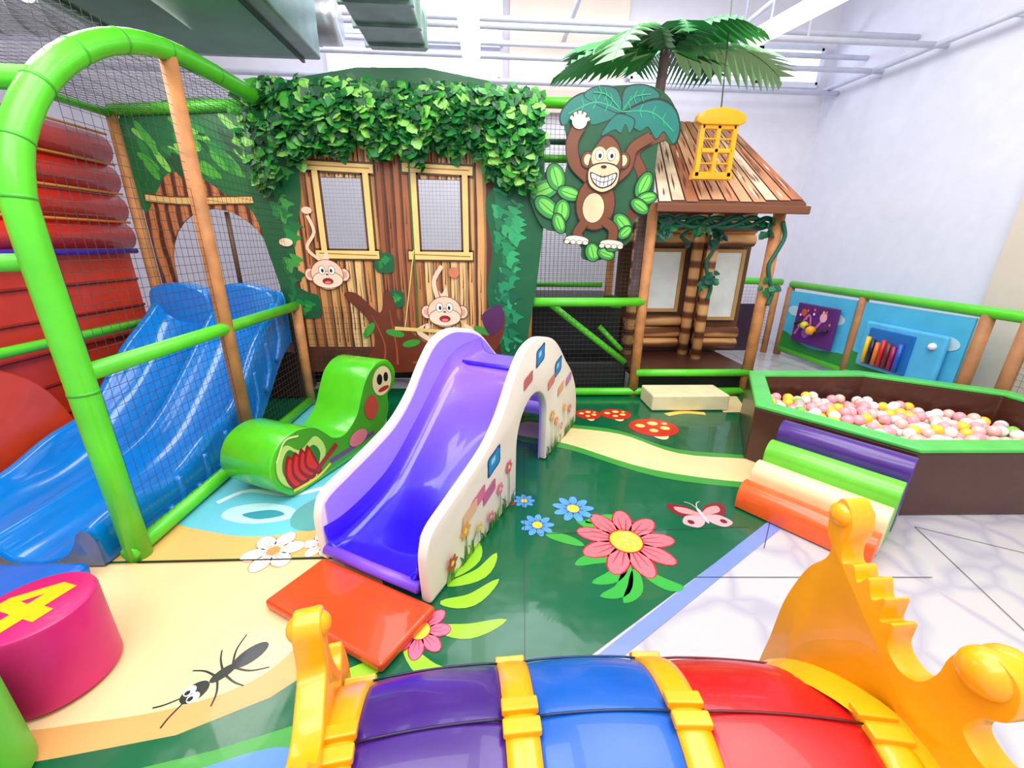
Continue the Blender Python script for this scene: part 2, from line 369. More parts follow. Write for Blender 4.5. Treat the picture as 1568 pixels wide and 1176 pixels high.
net("corner_net",(-1.83,3.95,.05),(.6,.03,0),(0,0,.92),nm,ng,.05)

g=grp("platform_understructure")
dk=mat((38,26,32),.5)
box("dark_backdrop",-3.1,-1.9,4.6,4.63,.01,1.05,dk,g)  # added dark sheet, stands for the shade inside the opening
box("dark_backdrop_right",-1.9,1.5,4.75,4.78,.01,.95,mat((28,30,34),.5),g)  # same dark backdrop, painted as shade below the mural
box("platform",.42,1.45,4.4,5.4,.92,1.0,BLACK,g)
box("step_low",.42,1.48,4.25,4.7,.01,.35,BLACK,g,.02)
box("brown_box",-2.35,-2.0,4.1,4.5,.01,.5,mat((70,38,26)),g,.01)
rail("stair_rail",(.6,4.3,.98),(1.45,4.25,.35),g,.035); rail("stair_rail_b",(.4,4.9,1.12),(1.3,4.9,1.12),g,.03)
rail("stair_rail_c",(.9,4.5,.95),(1.4,4.4,.95),g,.03); rail("stair_rail_d",(1.2,4.5,.7),(1.45,4.4,.45),g,.03)

# blue double-lane slide
g=grp("blue_wave_slide")
kb=[(1.6,.05),(2.0,.05),(2.36,.06),(2.62,.10),(2.86,.18),(3.12,.36),(3.39,.57),(3.65,.80),(3.85,.93),(4.0,.96)]
def base(y):
    for (a,za),(b,zb) in zip(kb,kb[1:]):
        if y<=b: 
            t=(y-a)/(b-a); return za+(zb-za)*t
    return kb[-1][1]
V=[];F=[];ny=60;prof=[(0,-.30),(0,.10),(.015,.15),(.045,.17),(.075,.15),(.10,.09),(.14,.03),(.2,-.01),(.3,-.03),(.40,-.0),(.45,.06),(.48,.10),(.5,.11),(.52,.10),(.55,.06),(.60,0),(.7,-.03),(.8,-.01),(.86,.03),(.90,.09),(.925,.15),(.955,.17),(.985,.15),(1,.10),(1,-.30)]
for j in range(ny):
    y=1.72+(3.94-1.72)*j/(ny-1); b=sum(base(y+q) for q in (-.12,-.06,0,.06,.12))/5; w=.028*math.sin(j*.33)
    for (s,h) in prof:
        hh=h+(w if abs(s-.5)>.38 and h>.05 else 0)
        z=b+hh
        if h<-.2: z=b-.30
        V.append((-3.03+1.10*s,y,max(.012,z)))
P=len(prof)
for j in range(ny-1):
    for k in range(P-1):
        a=j*P+k; F.append((a,a+1,a+1+P,a+P))
F.append(tuple(range(P))); F.append(tuple(range((ny-1)*P,ny*P))[::-1])
obj("slide_body",V,F,BLUE,g,smooth=True)
for k in range(7):
    y=2.25+k*.24; b=base(y); tube("flute_%d"%k,smoothpath([(-1.925,y-.10,max(.04,b-.28)),(-1.92,y-.0,b-.1),(-1.945,y+.04,b+.12)],5),.026,BLUE,g,10)
for cx in (-2.76,-2.20):
    hp=[(cx-.27,.8),(cx-.27,1.08),(cx-.2,1.17),(cx-.05,1.20),(cx+.12,1.17),(cx+.24,1.08),(cx+.27,.8)]
    prism("hump",[(p.x,p.y) for p in smoothpath([(a,b,0) for a,b in hp],5)],FX(3.94),0,.16,BLUE,g,.03)
g=grp("blue_landing_pad")
box("pad",-3.08,-1.92,.95,1.66,.012,.10,mat((0,105,205),.3,coat=.3),g,.03)

# red inflatable climber
g=grp("red_inflatable_climber")
rd=mat((232,46,32),.28,coat=.4)
for k in range(4):
    z=1.58+k*.225; tube("roll_%d"%k,[(-3.27,1.2,z),(-3.27,2.6,z),(-3.27,3.98,z)],.122,rd,g,18)
    rail("piping_%d"%k,(-3.17,1.2,z+.115),(-3.17,3.98,z+.115),g,.01,mat((244,170,80)))
box("lower_panel",-3.36,-3.24,1.2,3.98,.012,1.46,mat((216,60,36),.4),g)
for k in range(5): rail("quilt_seam",(-3.235,1.2,.3+k*.23),(-3.235,3.98,.3+k*.23),g,.012,mat((150,36,24)))
rail("purple_piping",(-3.18,1.2,1.46),(-3.18,3.98,1.46),g,.022,mat((70,40,190)))
cl=[(2.95,.012),(2.93,.3),(2.8,.6),(2.55,.8),(2.25,.88),(1.9,.9),(1.4,.9),(1.4,.012)]
prism("climber_arc",[(p.x,max(.012,p.y)) for p in smoothpath([(a,b,0) for a,b in cl],4,True)],((-3.22,0,0),(0,1,0),(0,0,1),(1,0,0)),0,.12,mat((236,74,38),.3,coat=.3),g,.03)

# left mural panel with arched window
g=grp("jungle_mural_side")
pl=mat_stripe((84,34,16),(196,120,70),3.2,dist=3)
outer=[(-3.05,.97),(-2.92,.97)]+[(-2.45-.46*math.cos(math.pi*k/14),1.30+.52*math.sin(math.pi*k/14)) for k in range(15)]+[(-1.99,.97),(-1.96,.97),(-1.96,2.58),(-3.05,2.52)]
prism("panel",outer,FX(4.03),0,.02,pl,g)
A=Art("art",FX(4.03),g,base=.0215)
A.blob([(-3.05,2.5),(-1.96,2.56),(-1.97,1.25),(-2.03,1.45),(-2.12,1.8),(-2.3,1.92),(-2.5,2.06),(-2.75,2.1),(-2.9,1.95),(-3.05,1.8)],(20,106,54))
A.mark()
for k in range(44):
    x=random.uniform(-2.95,-2.05); z=2.1+random.random()*.38; a=random.uniform(-1.3,-.2)
    A.reset(); A.l+=k*.00012; A.ell(x,z,.10,.03,random.choice([(34,134,52),(70,170,54),(16,80,44),(130,206,80)]),a,14,keep=True)
A.l+=.001
A.stroke([(-3.0,1.9),(-2.7,1.88),(-2.05,1.9)],.07,(104,54,26)); A.stroke([(-3.0,1.9),(-2.7,1.88),(-2.06,1.9)],.05,(228,190,118))
A.done()
post("window_mullion",-2.38,4.07,.98,1.8,g,.02,mat((90,60,40)))

# ------------------------------------------------------------------ main mural
g=grp("jungle_mural")
def rect_hole(name,x0,x1,z0,z1,holes,m,parent,y,t=.03):
    xs=sorted({x0,x1,*[h[0] for h in holes],*[h[1] for h in holes]}); zs=sorted({z0,z1,*[h[2] for h in holes],*[h[3] for h in holes]})
    V=[];F=[];id={}
    for i,x in enumerate(xs):
        for j,z in enumerate(zs):
            id[i,j]=len(V); V+= [(x,y,z)]
    n=len(V); V+=[(a,y+t,c) for a,_,c in V]
    for i in range(len(xs)-1):
        for j in range(len(zs)-1):
            cx=(xs[i]+xs[i+1])/2; cz=(zs[j]+zs[j+1])/2
            if any(h[0]<cx<h[1] and h[2]<cz<h[3] for h in holes): continue
            q=(id[i,j],id[i+1,j],id[i+1,j+1],id[i,j+1]); F.append(q); F.append(tuple(v+n for v in q[::-1]))
    return obj(name,V,F,m,parent)
MY=4.0
holes=[(-1.50,-1.13,1.50,2.09),(-.66,-.27,1.50,2.09)]
rect_hole("panel",-1.95,.32,.32,2.68,holes,mat((88,42,22),.5,var=.2),g,MY)
A=Art("art",FX(MY),g,base=.002,step=.0003)
tans=[(218,160,96),(202,136,78),(236,188,126),(184,114,62),(212,152,92)]
x=-1.80
while x<-.06:
    w=random.uniform(.055,.085)
    segs=[(.58,2.5)]
    for h in holes:
        if x+w>h[0] and x<h[1]: segs=[(.58,1.50),(2.09,2.5)]
    c=tans[random.randrange(5)]
    if -1.08<x<-.74: c=random.choice([(168,96,56),(150,82,46),(190,120,70)])
    for (z0,z1) in segs:
        zz=[z0+(z1-z0)*i/6 for i in range(7)]; L=[(x+random.uniform(-.006,.006),z) for z in zz]; R=[(x+w+random.uniform(-.006,.006),z) for z in zz]
        A.l=.002; A.poly(L+R[::-1],c,True)
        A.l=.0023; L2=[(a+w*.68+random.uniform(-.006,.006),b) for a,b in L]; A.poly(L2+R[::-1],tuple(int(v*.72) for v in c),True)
        A.l=.0026
        for k in range(4):
            zc_=random.uniform(z0,z1-.25)
            A.stroke([(x+w*.35,zc_),(x+w*.4,zc_+.1),(x+w*.33,zc_+.22)],[.010,.002],(96,48,22),3,keep=True)
    x+=w+random.uniform(.008,.018)
A.l=.0032
def leafblob(x,z,s,c,keep=True):
    A.blob([(x+s*(.8+.35*math.cos(q*2.2))*math.cos(q*math.pi/4),z+s*(.8+.35*math.cos(q*2.2))*math.sin(q*math.pi/4)) for q in range(8)],c,4,keep=keep)
def foliage(x0,x1,z0,z1,n,cols,s=.09):
    l0=A.l
    for k in range(n):
        A.l=l0+k*.0001
        x=random.uniform(x0,x1);z=random.uniform(z0,z1); leafblob(x,z,s*random.uniform(.7,1.1),cols[random.randrange(len(cols))])
    A.l=l0
A.blob([(-1.94,2.66),(-1.94,.9),(-1.85,1.0),(-1.8,1.5),(-1.68,1.9),(-1.6,2.4),(-1.2,2.5),(-.2,2.5),(-.05,2.4),(.03,2.1),(-.06,1.9),(.0,1.5),(-.05,1.1),(.05,.7),(.15,.35),(.31,.35),(.31,2.66)],(10,92,50))
foliage(-1.9,-1.76,1.0,2.5,40,[(14,110,50),(24,130,60),(10,84,44),(60,150,60)],.07)
foliage(.04,.24,.55,2.35,90,[(24,140,86),(14,115,72),(44,164,100),(8,90,60)],.07)
A.l=.013
for (cx,cz,r) in [(-1.0,1.38,.09),(-.92,1.05,.08),(-1.75,.98,.12),(-1.0,.85,.05)]:
    A.blob([(cx+r*(1+.2*(q%2))*math.cos(q*.785),cz+r*(1+.2*(q%2))*math.sin(q*.785)) for q in range(8)],(14,90,50),keep=True); A.up()
    foliage(cx-r*.5,cx+r*.5,cz-r*.5,cz+r*.5,5,[(24,130,60),(50,150,60)],r*.4)
for (a,b,c,d) in holes:
    fr=(240,204,126); ol=(84,46,16); A.l=.0145
    for (p,q) in [(((a-.03,c-.05),(a-.03,d+.06)),.07),(((b+.03,c-.05),(b+.03,d+.06)),.07),(((a-.13,d+.09),(b+.11,d+.07)),.085),(((a-.12,c-.05),(b+.1,c-.05)),.085)]:
        A.stroke([p[0],p[1]],q+.018,ol,keep=True)
    A.up()
    for (p,q) in [(((a-.03,c-.04),(a-.03,d+.05)),.05),(((b+.03,c-.04),(b+.03,d+.05)),.05)]: A.stroke([p[0],p[1]],q,fr,keep=True)
    A.up()
    for (p,q) in [(((a-.12,d+.09),(b+.10,d+.07)),.07),(((a-.11,c-.05),(b+.09,c-.05)),.07)]: A.stroke([p[0],p[1]],q,fr,keep=True)
    A.up()
    for zz in (d+.09,c-.04): A.stroke([(a-.08,zz),(b+.07,zz-.015)],.010,(170,116,50),keep=True)
    A.up()
A.l=.016
A.stroke([(-.72,.6),(-.72,2.3)],.014,(60,110,40))
tb=(108,44,24)
A.blob([(-1.3,.33),(-1.16,.6),(-1.2,.85),(-1.40,1.08),(-1.28,1.10),(-1.08,.92),(-1.02,1.14),(-.93,1.02),(-.9,.84),(-.6,.60),(-.2,.62),(.0,.86),(.1,.96),(.12,.78),(-.0,.5),(-.3,.38),(-.6,.34)],tb)
for s_ in ([(-1.1,.36),(-1.06,.6),(-1.16,.9)],[(-.95,.4),(-.95,.6),(-.99,.95)],[(-.8,.42),(-.5,.48),(-.2,.5)],[(-.6,.5),(-.3,.48),(-.05,.62)]): A.stroke(s_,[.024,.006],(160,78,44),keep=True)
A.up()
for (x,z) in [(-.95,.72),(-.1,.75),(.02,.95),(-1.2,.75),(-.35,.62),(-.8,.62)]: A.ell(x,z,.09,.035,(60,150,50),random.uniform(-1,1),keep=True)
A.up()
A.blob([(-.1,.9),(.08,1.0),(.1,.8),(-.02,.7)],(84,36,84))
def monkey(cx,cz,s):
    pk=(248,206,180); ol=(120,64,44); A.l=.018
    A.blob([(cx-.15*s,cz+.8*s),(cx-.3*s,cz+1.25*s),(cx-.02,cz+1.1*s),(cx+.15*s,cz+1.5*s),(cx+.2*s,cz+.8*s)],pk)
    for sx in (-1,1): A.ell(cx+sx*s*1.05,cz,s*.38,s*.42,ol); A.ell(cx+sx*s*1.05,cz,s*.33,s*.37,pk); A.ell(cx+sx*s*1.07,cz,s*.18,s*.22,(232,160,140))
    A.ell(cx,cz,s*1.04,s*.95,ol); A.ell(cx,cz,s,s*.91,pk)
    A.ell(cx,cz-s*.32,s*.98,s*.55,ol); A.ell(cx,cz-s*.32,s*.94,s*.51,(250,220,196))
    for sx in (-1,1):
        A.ell(cx+sx*s*.3,cz+s*.28,s*.22,s*.29,ol); A.ell(cx+sx*s*.3,cz+s*.28,s*.19,s*.26,WHITE); A.ell(cx+sx*s*.27,cz+s*.25,s*.08,s*.12,BLACK)
    A.ell(cx,cz+s*.02,s*.09,s*.05,ol); A.ell(cx,cz-s*.4,s*.34,s*.2,(150,30,30)); A.ell(cx,cz-s*.48,s*.2,s*.09,(240,120,120))
A.l=.017
A.stroke([(-.52,1.05),(-.55,1.22),(-.47,1.36)],.04,(246,206,178)); A.ell(-.36,1.3,.05,.05,(214,120,90)); A.stroke([(-.62,.80),(-.72,.74),(-.62,.66)],.05,(246,206,178)); A.stroke([(-.28,.80),(-.2,.74),(-.3,.66)],.05,(246,206,178))
A.stroke([(-1.55,1.38),(-1.68,1.5),(-1.60,1.64),(-1.64,1.78)],.028,(246,206,178)); A.ell(-1.64,1.82,.045,.03,(246,206,178)); A.ell(-1.86,1.55,.06,.035,(246,206,178))
A.stroke([(-.95,.77),(-.15,.72)],.035,(232,196,120)); A.stroke([(-.85,.78),(-.72,1.5)],.01,(220,200,110)); A.stroke([(-.25,.74),(-.45,1.1)],.01,(220,200,110))
monkey(-.46,.93,.16); monkey(-1.53,1.27,.145)
A.done()
for h in holes: net("window_net",(h[0],MY+.02,h[2]),(h[1]-h[0],0,0),(0,0,h[3]-h[2]),mat((150,160,160)),g,.03,.0012)

# ivy
def leafmesh(name,pts,parent,mats,size=(.05,.085),facing=(0,-1,.25),wts=(4,4,3,2)):
    V=[];F=[];M=[]
    shp=[(0,0),(.35,.18),(.62,.45),(.45,.62),(.38,.85),(0,1.15),(-.38,.85),(-.45,.62),(-.62,.45),(-.35,.18)]
    for p in pts:
        n=(Vector(facing)+Vector((random.uniform(-.8,.8),random.uniform(-.3,.5),random.uniform(-.6,.7)))).normalized()
        d=Vector((random.uniform(-.8,.8),random.uniform(-.2,.2),-1+random.random()*.7)); d=(d-n*d.dot(n)).normalized(); w=n.cross(d)
        s=random.uniform(*size); k=len(V)
        V.append(p+d*.45*s)
        for a,b in shp: V.append(p+(w*a+d*b)*s-n*abs(a)*s*.25)
        for i in range(10): F.append((k,k+1+i,k+1+(i+1)%10))
        mi=random.choices(range(len(mats)),weights=wts[:len(mats)])[0]; M+= [mi]*10
    return obj(name,V,F,None,parent,mats=mats,midx=M)
iv=[mat((12,80,38),.4),mat((26,120,46),.4),mat((66,158,50),.4),mat((136,204,90),.4)]
P=[]
for k in range(2900):
    x=random.uniform(-1.98,.40)
    low=2.30-.06*math.sin(x*7)-.05*math.sin(x*19+1)-(.32 if x<-1.8 else 0)-(.12 if x>-.15 else 0)-(.10 if x>.1 else 0)
    z=low+(2.76-low)*random.random()**.85+random.uniform(-.04,.04)
    bulge=.22*math.sin(math.pi*max(0,min(1,(z-low)/(2.84-low))))**.6
    P.append(Vector((x,MY-.05-bulge*random.uniform(.5,1),z)))
leafmesh("ivy_garland",P,None,iv,(.055,.095),wts=(4.5,4,3,2))

# ------------------------------------------------------------------ monkey sign
g=grp("monkey_sign")
SF=((.985,3.955,2.125),(1,0,0),(0,0,1),(0,-1,0))
A=Art("art",SF,g,base=.0125,step=.00025,sx=.0057,sy=.0053)
def S(x,y): return (x-925,265-y)
def SB(pts,c,n=5): A.blob([S(*p) for p in pts],c,n)
def SE(x,y,rx,ry,c,a=0): A.ell(x-925,265-y,rx,ry,c,a)
def SS(pts,w,c): A.stroke([S(*p) for p in pts],w,c)
K=(24,36,26)
board=[(856,172),(880,150),(905,140),(945,134),(985,134),(1015,150),(1034,185),(1028,215),(1008,205),(1004,240),(1006,290),(1000,315),(980,330),(975,365),(945,380),(930,396),(900,394),(895,372),(868,368),(870,352),(835,345),(815,310),(812,290),(832,260),(850,250),(862,262),(868,230),(862,200)]
pp=[(p.x*.0057,p.y*.0053) for p in smoothpath([(S(*q)[0],S(*q)[1],0) for q in board],4,True)]
prism("board",pp,SF,0,.012,mat((22,84,50),.5),g)
SS([(985,300),(985,260),(970,230),(985,212),(1012,200)],18,K); SS([(985,300),(985,260),(970,230),(985,212),(1012,200)],15,(120,62,36))
SS([(948,350),(975,320),(985,285)],16,(104,52,30))
tl=(14,118,106); tl2=(48,170,120)
def frond(pts): SB(pts,K); c=Vector((sum(p[0] for p in pts)/len(pts),sum(p[1] for p in pts)/len(pts),0)); SB([(c.x+(p[0]-c.x)*.93,c.y+(p[1]-c.y)*.91) for p in pts],tl)
frond([(945,170),(900,145),(870,152),(852,175),(856,192),(875,180),(880,192),(895,180),(905,190)])
frond([(945,172),(935,140),(905,136),(885,150),(915,165)])
frond([(945,170),(945,138),(975,132),(1000,145),(985,160),(965,165)])
frond([(945,172),(990,150),(1022,160),(1036,190),(1030,215),(1012,196),(1000,208),(985,190),(970,196)])
frond([(940,172),(925,185),(915,205),(935,195),(945,200),(952,186),(960,200),(965,180)])
for p in [[(945,170),(905,158),(865,175)],[(945,170),(990,170),(1025,195)],[(945,168),(960,150),(985,145)],[(940,166),(920,148),(900,145)]]:
    SS(p,1.8,tl2)
    for t in (.3,.5,.7):
        q=smoothpath([(a,b,0) for a,b in p],10); c=q[int(t*(len(q)-1))]
        for s in (-1,1): SS([(c.x,c.y),(c.x+(4 if p[-1][0]>945 else -4),c.y+s*9)],1.3,tl2)
lgc=(116,208,84); lg2=(50,150,60)
for (cx,cy,L,wd,a) in [(833,285,25,16,.4),(850,266,22,15,1.9),(872,290,20,12,-.3),(838,312,24,15,-.7),(862,318,20,14,-1.6),(858,337,18,11,-1.2),(988,275,22,13,1.2),(995,295,17,11,.2),(985,308,18,11,-.6),(960,335,20,13,-.8),(915,383,17,13,-1.3),(937,385,16,11,-.4),(950,372,16,10,.3),(965,350,14,10,.8)]:
    SE(cx,cy,L,wd,K,a); SE(cx,cy,L-1.8,wd-1.8,lg2,a); SE(cx+1,cy-1,L*.68,wd*.55,lgc,a); SS([(cx-L*.6*math.cos(a),cy+L*.6*math.sin(a)),(cx+L*.7*math.cos(a),cy-L*.7*math.sin(a))],1.1,(30,110,50))
br=(120,66,36); brd=(50,24,14); tn=(240,200,160)
def limb(pts,w): SS(pts,w+3,brd); SS(pts,w,br)
limb([(903,268),(878,245),(872,215),(882,192)],17)
limb([(940,268),(958,250),(965,222),(990,205)],15)
SE(914,306,32,42,brd); SE(914,306,30,40,br); SE(911,312,18,24,brd); SE(911,312,17,23,tn)
limb([(898,335),(888,352),(893,362)],14); limb([(930,332),(945,345),(945,365)],14)
for (x,y) in [(888,363),(945,369)]:
    SE(x,y,20,7.5,brd,-.1); SE(x,y,19,6.5,(250,226,206),-.1)
    for k in range(4): SE(x-16+k*10,y+3+k*.5,5,4,brd); SE(x-16+k*10,y+3+k*.5,4.2,3.2,(250,226,206))
for a in (-1,-.5,0,.5,1.1): SS([(881,190),(881+math.sin(a)*17,190-math.cos(a)*19)],7,brd)
for a in (-1,-.5,0,.5,1.1): SS([(881,190),(881+math.sin(a)*16,190-math.cos(a)*18)],5,(250,226,206))
SE(881,187,11,10,(250,226,206))
for ex in (897,951): SE(ex,240,11,13,brd); SE(ex,240,9.5,11.5,br); SE(ex,240,6,8,tn)
SB([(905,225),(915,208),(924,203),(935,207),(946,222),(950,250),(940,280),(922,286),(905,278),(898,250)],brd)
SB([(906,226),(916,210),(924,206),(934,210),(944,224),(948,250),(938,278),(922,283),(907,276),(900,250)],br)
SE(914,236,12,15,tn); SE(933,236,12,15,tn); SB([(897,258),(905,247),(923,243),(941,247),(948,258),(944,278),(922,289),(901,278)],brd); SB([(899,258),(906,249),(923,245),(940,249),(946,258),(942,277),(922,287),(903,277)],tn)
for ex in (914,932): SE(ex,233,6.5,8.5,brd); SE(ex,233,5.8,7.8,WHITE); SE(ex+1,234,2.6,3.4,BLACK)
SE(922,250,4.5,2.5,brd)
SB([(902,258),(922,264),(943,258),(939,274),(922,282),(907,274)],brd); SB([(904,260),(922,266),(941,260),(937,273),(922,280),(909,273)],WHITE)
SS([(906,267),(922,273),(939,267)],1.2,brd)
for xx in (912,918,924,930,936): SS([(xx,262),(xx,278)],1,brd)
A.done()

# ------------------------------------------------------------------ tree house
g=grp("tree_house")
rpl=[mat(c,.55,var=.25,scale=5) for c in ((214,160,120),(238,206,176),(176,112,78),(228,186,146),(196,136,98))]
V=[(1.52,3.98,1.90),(2.92,3.98,1.92),(2.44,4.75,2.74),(1.60,4.75,2.74)]
V2=[(a,b+.02,c+.04) for a,b,c in V]
obj("roof_panel",V+V2,[(3,2,1,0),(4,5,6,7),(0,1,5,4),(1,2,6,5),(2,3,7,6),(3,0,4,7)],mat((104,58,38),.6),g)
obj("roof_side",[(2.92,3.98,1.92),(2.92,5.3,1.92),(2.44,4.75,2.74)],[(0,1,2)],mat((120,70,46),.6),g)
# printed roof planks with streaks
BL,BR,TR,TL=[Vector(q)+Vector((0,.0195-.006,.0415+.004)) for q in V]
Vr=[];Fr=[];Mr=[]
def rp(u,v,l): 
    return (BL.lerp(BR,u)).lerp(TL.lerp(TR,u),v)+Vector((0,-.7,.68))*l
def rq(pts,mi,l):
    k=len(Vr)
    for u,v in pts: Vr.append(rp(u,v,l))
    Fr.append(tuple(range(k,k+len(pts)))); Mr.append(mi)
np_=11
for i in range(np_):
    u0=i/np_+.006; u1=(i+1)/np_-.006; e=random.uniform(0,.03)
    rq([(u0,.0+e),(u1,.0+e),(u1,1),(u0,1)],random.randrange(5),.001)
    for k in range(7):
        uu=random.uniform(u0+.004,u1-.02); v0=random.uniform(0,.75); dl=random.uniform(.1,.28)
        rq([(uu,v0),(uu+.012,v0+dl*.4),(uu+.006,v0+dl),(uu-.004,v0+dl*.5)],random.choice((5,5,6)),.002)
obj("roof_planks",Vr,Fr,None,g,mats=rpl+[mat((122,66,42),.6),mat((250,226,200),.6)],midx=Mr)
box("eave_trim",1.50,2.95,3.955,3.985,1.86,1.93,mat((120,70,44)),g,.008)
box("deck",1.5,2.85,4.12,5.1,.22,.30,mat((70,40,32),.35),g,.01)
box("deck_front",1.5,2.85,4.16,4.2,.08,.22,BLACK,g)
lg=mat_stripe((116,64,32),(232,174,112),1.6,'Z')
box("dark_backdrop",1.5,3.1,5.0,5.03,.3,2.0,mat((104,66,42),.6,var=.2),g)
wp=mat((232,236,236),.5,emit=.12)
box("window_pane_a",1.85,2.24,4.97,4.99,.84,1.50,wp,g); box("window_pane_b",2.55,2.98,4.97,4.99,.74,1.50,wp,g)
fm=mat((206,160,100),.6)
for (a,b,c,d) in [(1.85,2.24,.84,1.5),(2.55,2.98,.74,1.5)]:
    for q in ((a-.04,a,c,d),(b,b+.04,c,d),(a-.04,b+.04,c-.04,c),(a-.04,b+.04,d,d+.04)): box("window_frame",q[0],q[1],4.95,4.99,q[2],q[3],fm,g)
def log(a,b,r): rail("log",a,b,g,r,lg)
for z in (.42,.56,.70): log((1.62,4.91,z),(2.30,4.91,z),.065)
for z in (.42,.56): log((2.5,4.91,z),(3.05,4.91,z),.065)
for z in (1.64,1.78): log((1.6,4.91,z),(3.05,4.91,z),.07)
for x in (1.66,2.36,2.52): post("log_post",x,4.83,.3,1.9,g,.06,lg)
post("inner_post",2.42,4.6,.3,1.9,g,.055,lg)
post("house_back_right",2.85,5.05,0,1.9,g,.05)
vn=mat((14,96,74),.5)
for s in range(3):
    tube("vine_%d"%s,smoothpath([(1.55+i*.14,4.2+.03*math.cos(i*1.3+s),1.79+.05*math.sin(i*1.7+s*2)) for i in range(10)],4),.024,vn,g,8)
for x,y,z0 in ((2.38,4.52,1.0),(2.79,4.08,1.0),(2.05,4.5,1.55)):
    tube("vine_drop",smoothpath([(x+.05*math.sin(i*1.5),y,1.8-i*(1.8-z0)/6) for i in range(7)],4),.02,vn,g,8)
P=[]
for (x,y,z,n) in [(1.65,4.15,1.74,14),(2.05,4.2,1.76,12),(2.38,4.5,1.7,14),(2.36,4.5,1.25,12),(2.72,4.14,1.78,8),(2.80,4.08,1.25,8)]:
    for k in range(n): P.append(Vector((x+random.uniform(-.08,.08),y-random.uniform(0,.03),z+random.uniform(-.09,.09))))
leafmesh("vine_leaves",P,g,[mat((10,84,64),.5),mat((18,110,60),.5)],(.05,.09))
g=grp("yellow_toy_window")
y0=3.93; cx=1.955; zb=2.15
def yb(n,x0,x1,z0,z1,t=.05): return box(n,cx+x0,cx+x1,y0,y0+t,zb+z0,zb+z1,YEL,g,.005)
yb("jamb_l",-.165,-.125,0,.42); yb("jamb_r",.125,.165,0,.42); yb("sill",-.18,.18,-.02,.04,.07); yb("head",-.15,.15,.37,.42); yb("muntin_v",-.018,.018,.03,.40); yb("muntin_h",-.14,.14,.19,.225)
for z in (.10,.29): yb("muntin_%d"%int(z*100),-.14,.14,z,z+.012,.04)
ow=[(.165,.40),(.215,.42),(.21,.47),(.13,.51),(0,.53),(-.13,.51),(-.21,.47),(-.215,.42),(-.165,.40)]
prism("arched_hood",ow,((cx,y0,zb),(1,0,0),(0,0,1),(0,-1,0)),-.05,.02,YEL,g,.008)
rail("cord",(cx+.0,3.96,zb+.53),(cx+.03,4.2,4.1),g,.006,mat((90,110,80)))
box("mount",cx-.03,cx+.03,y0+.05,y0+.22,zb+.02,zb+.06,YEL,g)

# palm tree
g=grp("artificial_palm_tree")
tube("trunk",smoothpath([(1.50,4.35,1.0),(1.52,4.35,2.2),(1.56,4.36,3.22)],8),.045,mat((130,104,106),.6,var=.2),g,14)
pg=[mat((30,118,56),.45),mat((56,160,74),.45),mat((150,210,150),.45)]
def pfrond(az,L,rise,droop,i):
    top=Vector((1.56,4.36,3.22)); d=Vector((math.cos(az),math.sin(az),0)); V=[];F=[];n=13;side=d.cross(Vector((0,0,1)))
    sp=[top+d*L*(k/n)*(1-.12*k/n)+Vector((0,0,rise*k/n-droop*(k/n)**2)) for k in range(n+1)]
    for k in range(1,n):
        for s in (-1,1):
            t=k/n; w=.34*L*math.sin(math.pi*(.12+.85*t))**.7; p=sp[k]; q=sp[min(k+1,n)]; tip=p+side*s*w+d*w*.75+Vector((0,0,-w*.6)); b=len(V)
            hw=(q-p)*.9
            V+= [p-hw*.4,p+hw*.8,tip*.5+p*.5+hw*.9+Vector((0,0,.03)),tip,tip*.5+p*.5-hw*.45]; F.append((b,b+1,b+2,b+3,b+4))
    obj("frond_%d"%i,V,F,pg[i%3 if i%4 else 1],g)
    tube("rib_%d"%i,sp,.01,pg[1],g,6,radii=[.014*(1-.8*k/n) for k in range(n+1)])
for i,(az,L,ri,dr) in enumerate([(3.3,1.1,.25,.50),(2.8,1.0,.55,.55),(-2.4,.95,.55,.85),(-1.7,.8,.4,.55),(-.9,.9,.55,.65),(-.2,1.15,.35,.6),(.6,1.0,.5,.5),(1.6,.9,.6,.5)]):
    pfrond(az,L,ri,dr,i)

g=grp("foam_step"); box("foam_block",1.58,2.36,3.68,4.02,.008,.17,mat((236,224,180),.45),g,.015)

# ------------------------------------------------------------------ right fence with activity boards
g=grp("safety_fence")
fx=4.45
rail("top_rail",(fx,1.5,1.02),(fx,6.0,1.06),g,.05)
rail("low_rail",(fx,1.5,.1),(fx,6.0,.1),g,.045)
for y in (6.0,4.74,3.45,3.15,1.6): post("post",fx,y,0,1.02,g,.05,mat((180,124,80),.6,var=.15))
FP=((fx-.02,0,0),(0,-1,0),(0,0,1),(-1,0,0))
for i,(ya,yb_) in enumerate([(5.95,4.8),(4.68,3.52)]):
    box("panel_%d"%i,fx-.02,fx+.0,yb_,ya,.12,.97,mat((80,190,232),.5),g)
A=Art("panel_art",FP,g,base=.002)
for (ya,yb_) in [(5.95,4.8),(4.68,3.52)]:
    A.blob([(-ya,.12),(-yb_,.12),(-yb_,.30),(-(ya+yb_)/2,.24),(-ya,.38)],(40,140,60))
    for k in range(7):
        A.ell(-random.uniform(yb_+.15,ya-.15),random.choice((.6,.45,.7)),.13,.07,(200,232,240))
A.done()
net("net_right",(fx,3.1,.1),(0,-1.6,0),(0,0,.9),nm,g,.05)
g=grp("safety_fence")
rail("back_rail",(2.9,6.1,1.12),(fx-.1,6.1,1.08),g,.05)
post("post",2.95,6.1,0,1.1,g,.045); post("post",4.3,6.1,0,1.1,g,.045)
net("net_back",(3.0,6.1,.1),(1.3,0,0),(0,0,1.0),nm,g,.05)
box("dark_panel",3.1,4.2,6.13,6.16,.02,.75,mat((70,44,66),.5),g)
g=grp("activity_board")
fz=fx-.03
box("board",fz-.07,fz-.025,4.95,5.65,.30,.84,mat((96,40,120),.4),g,.01)
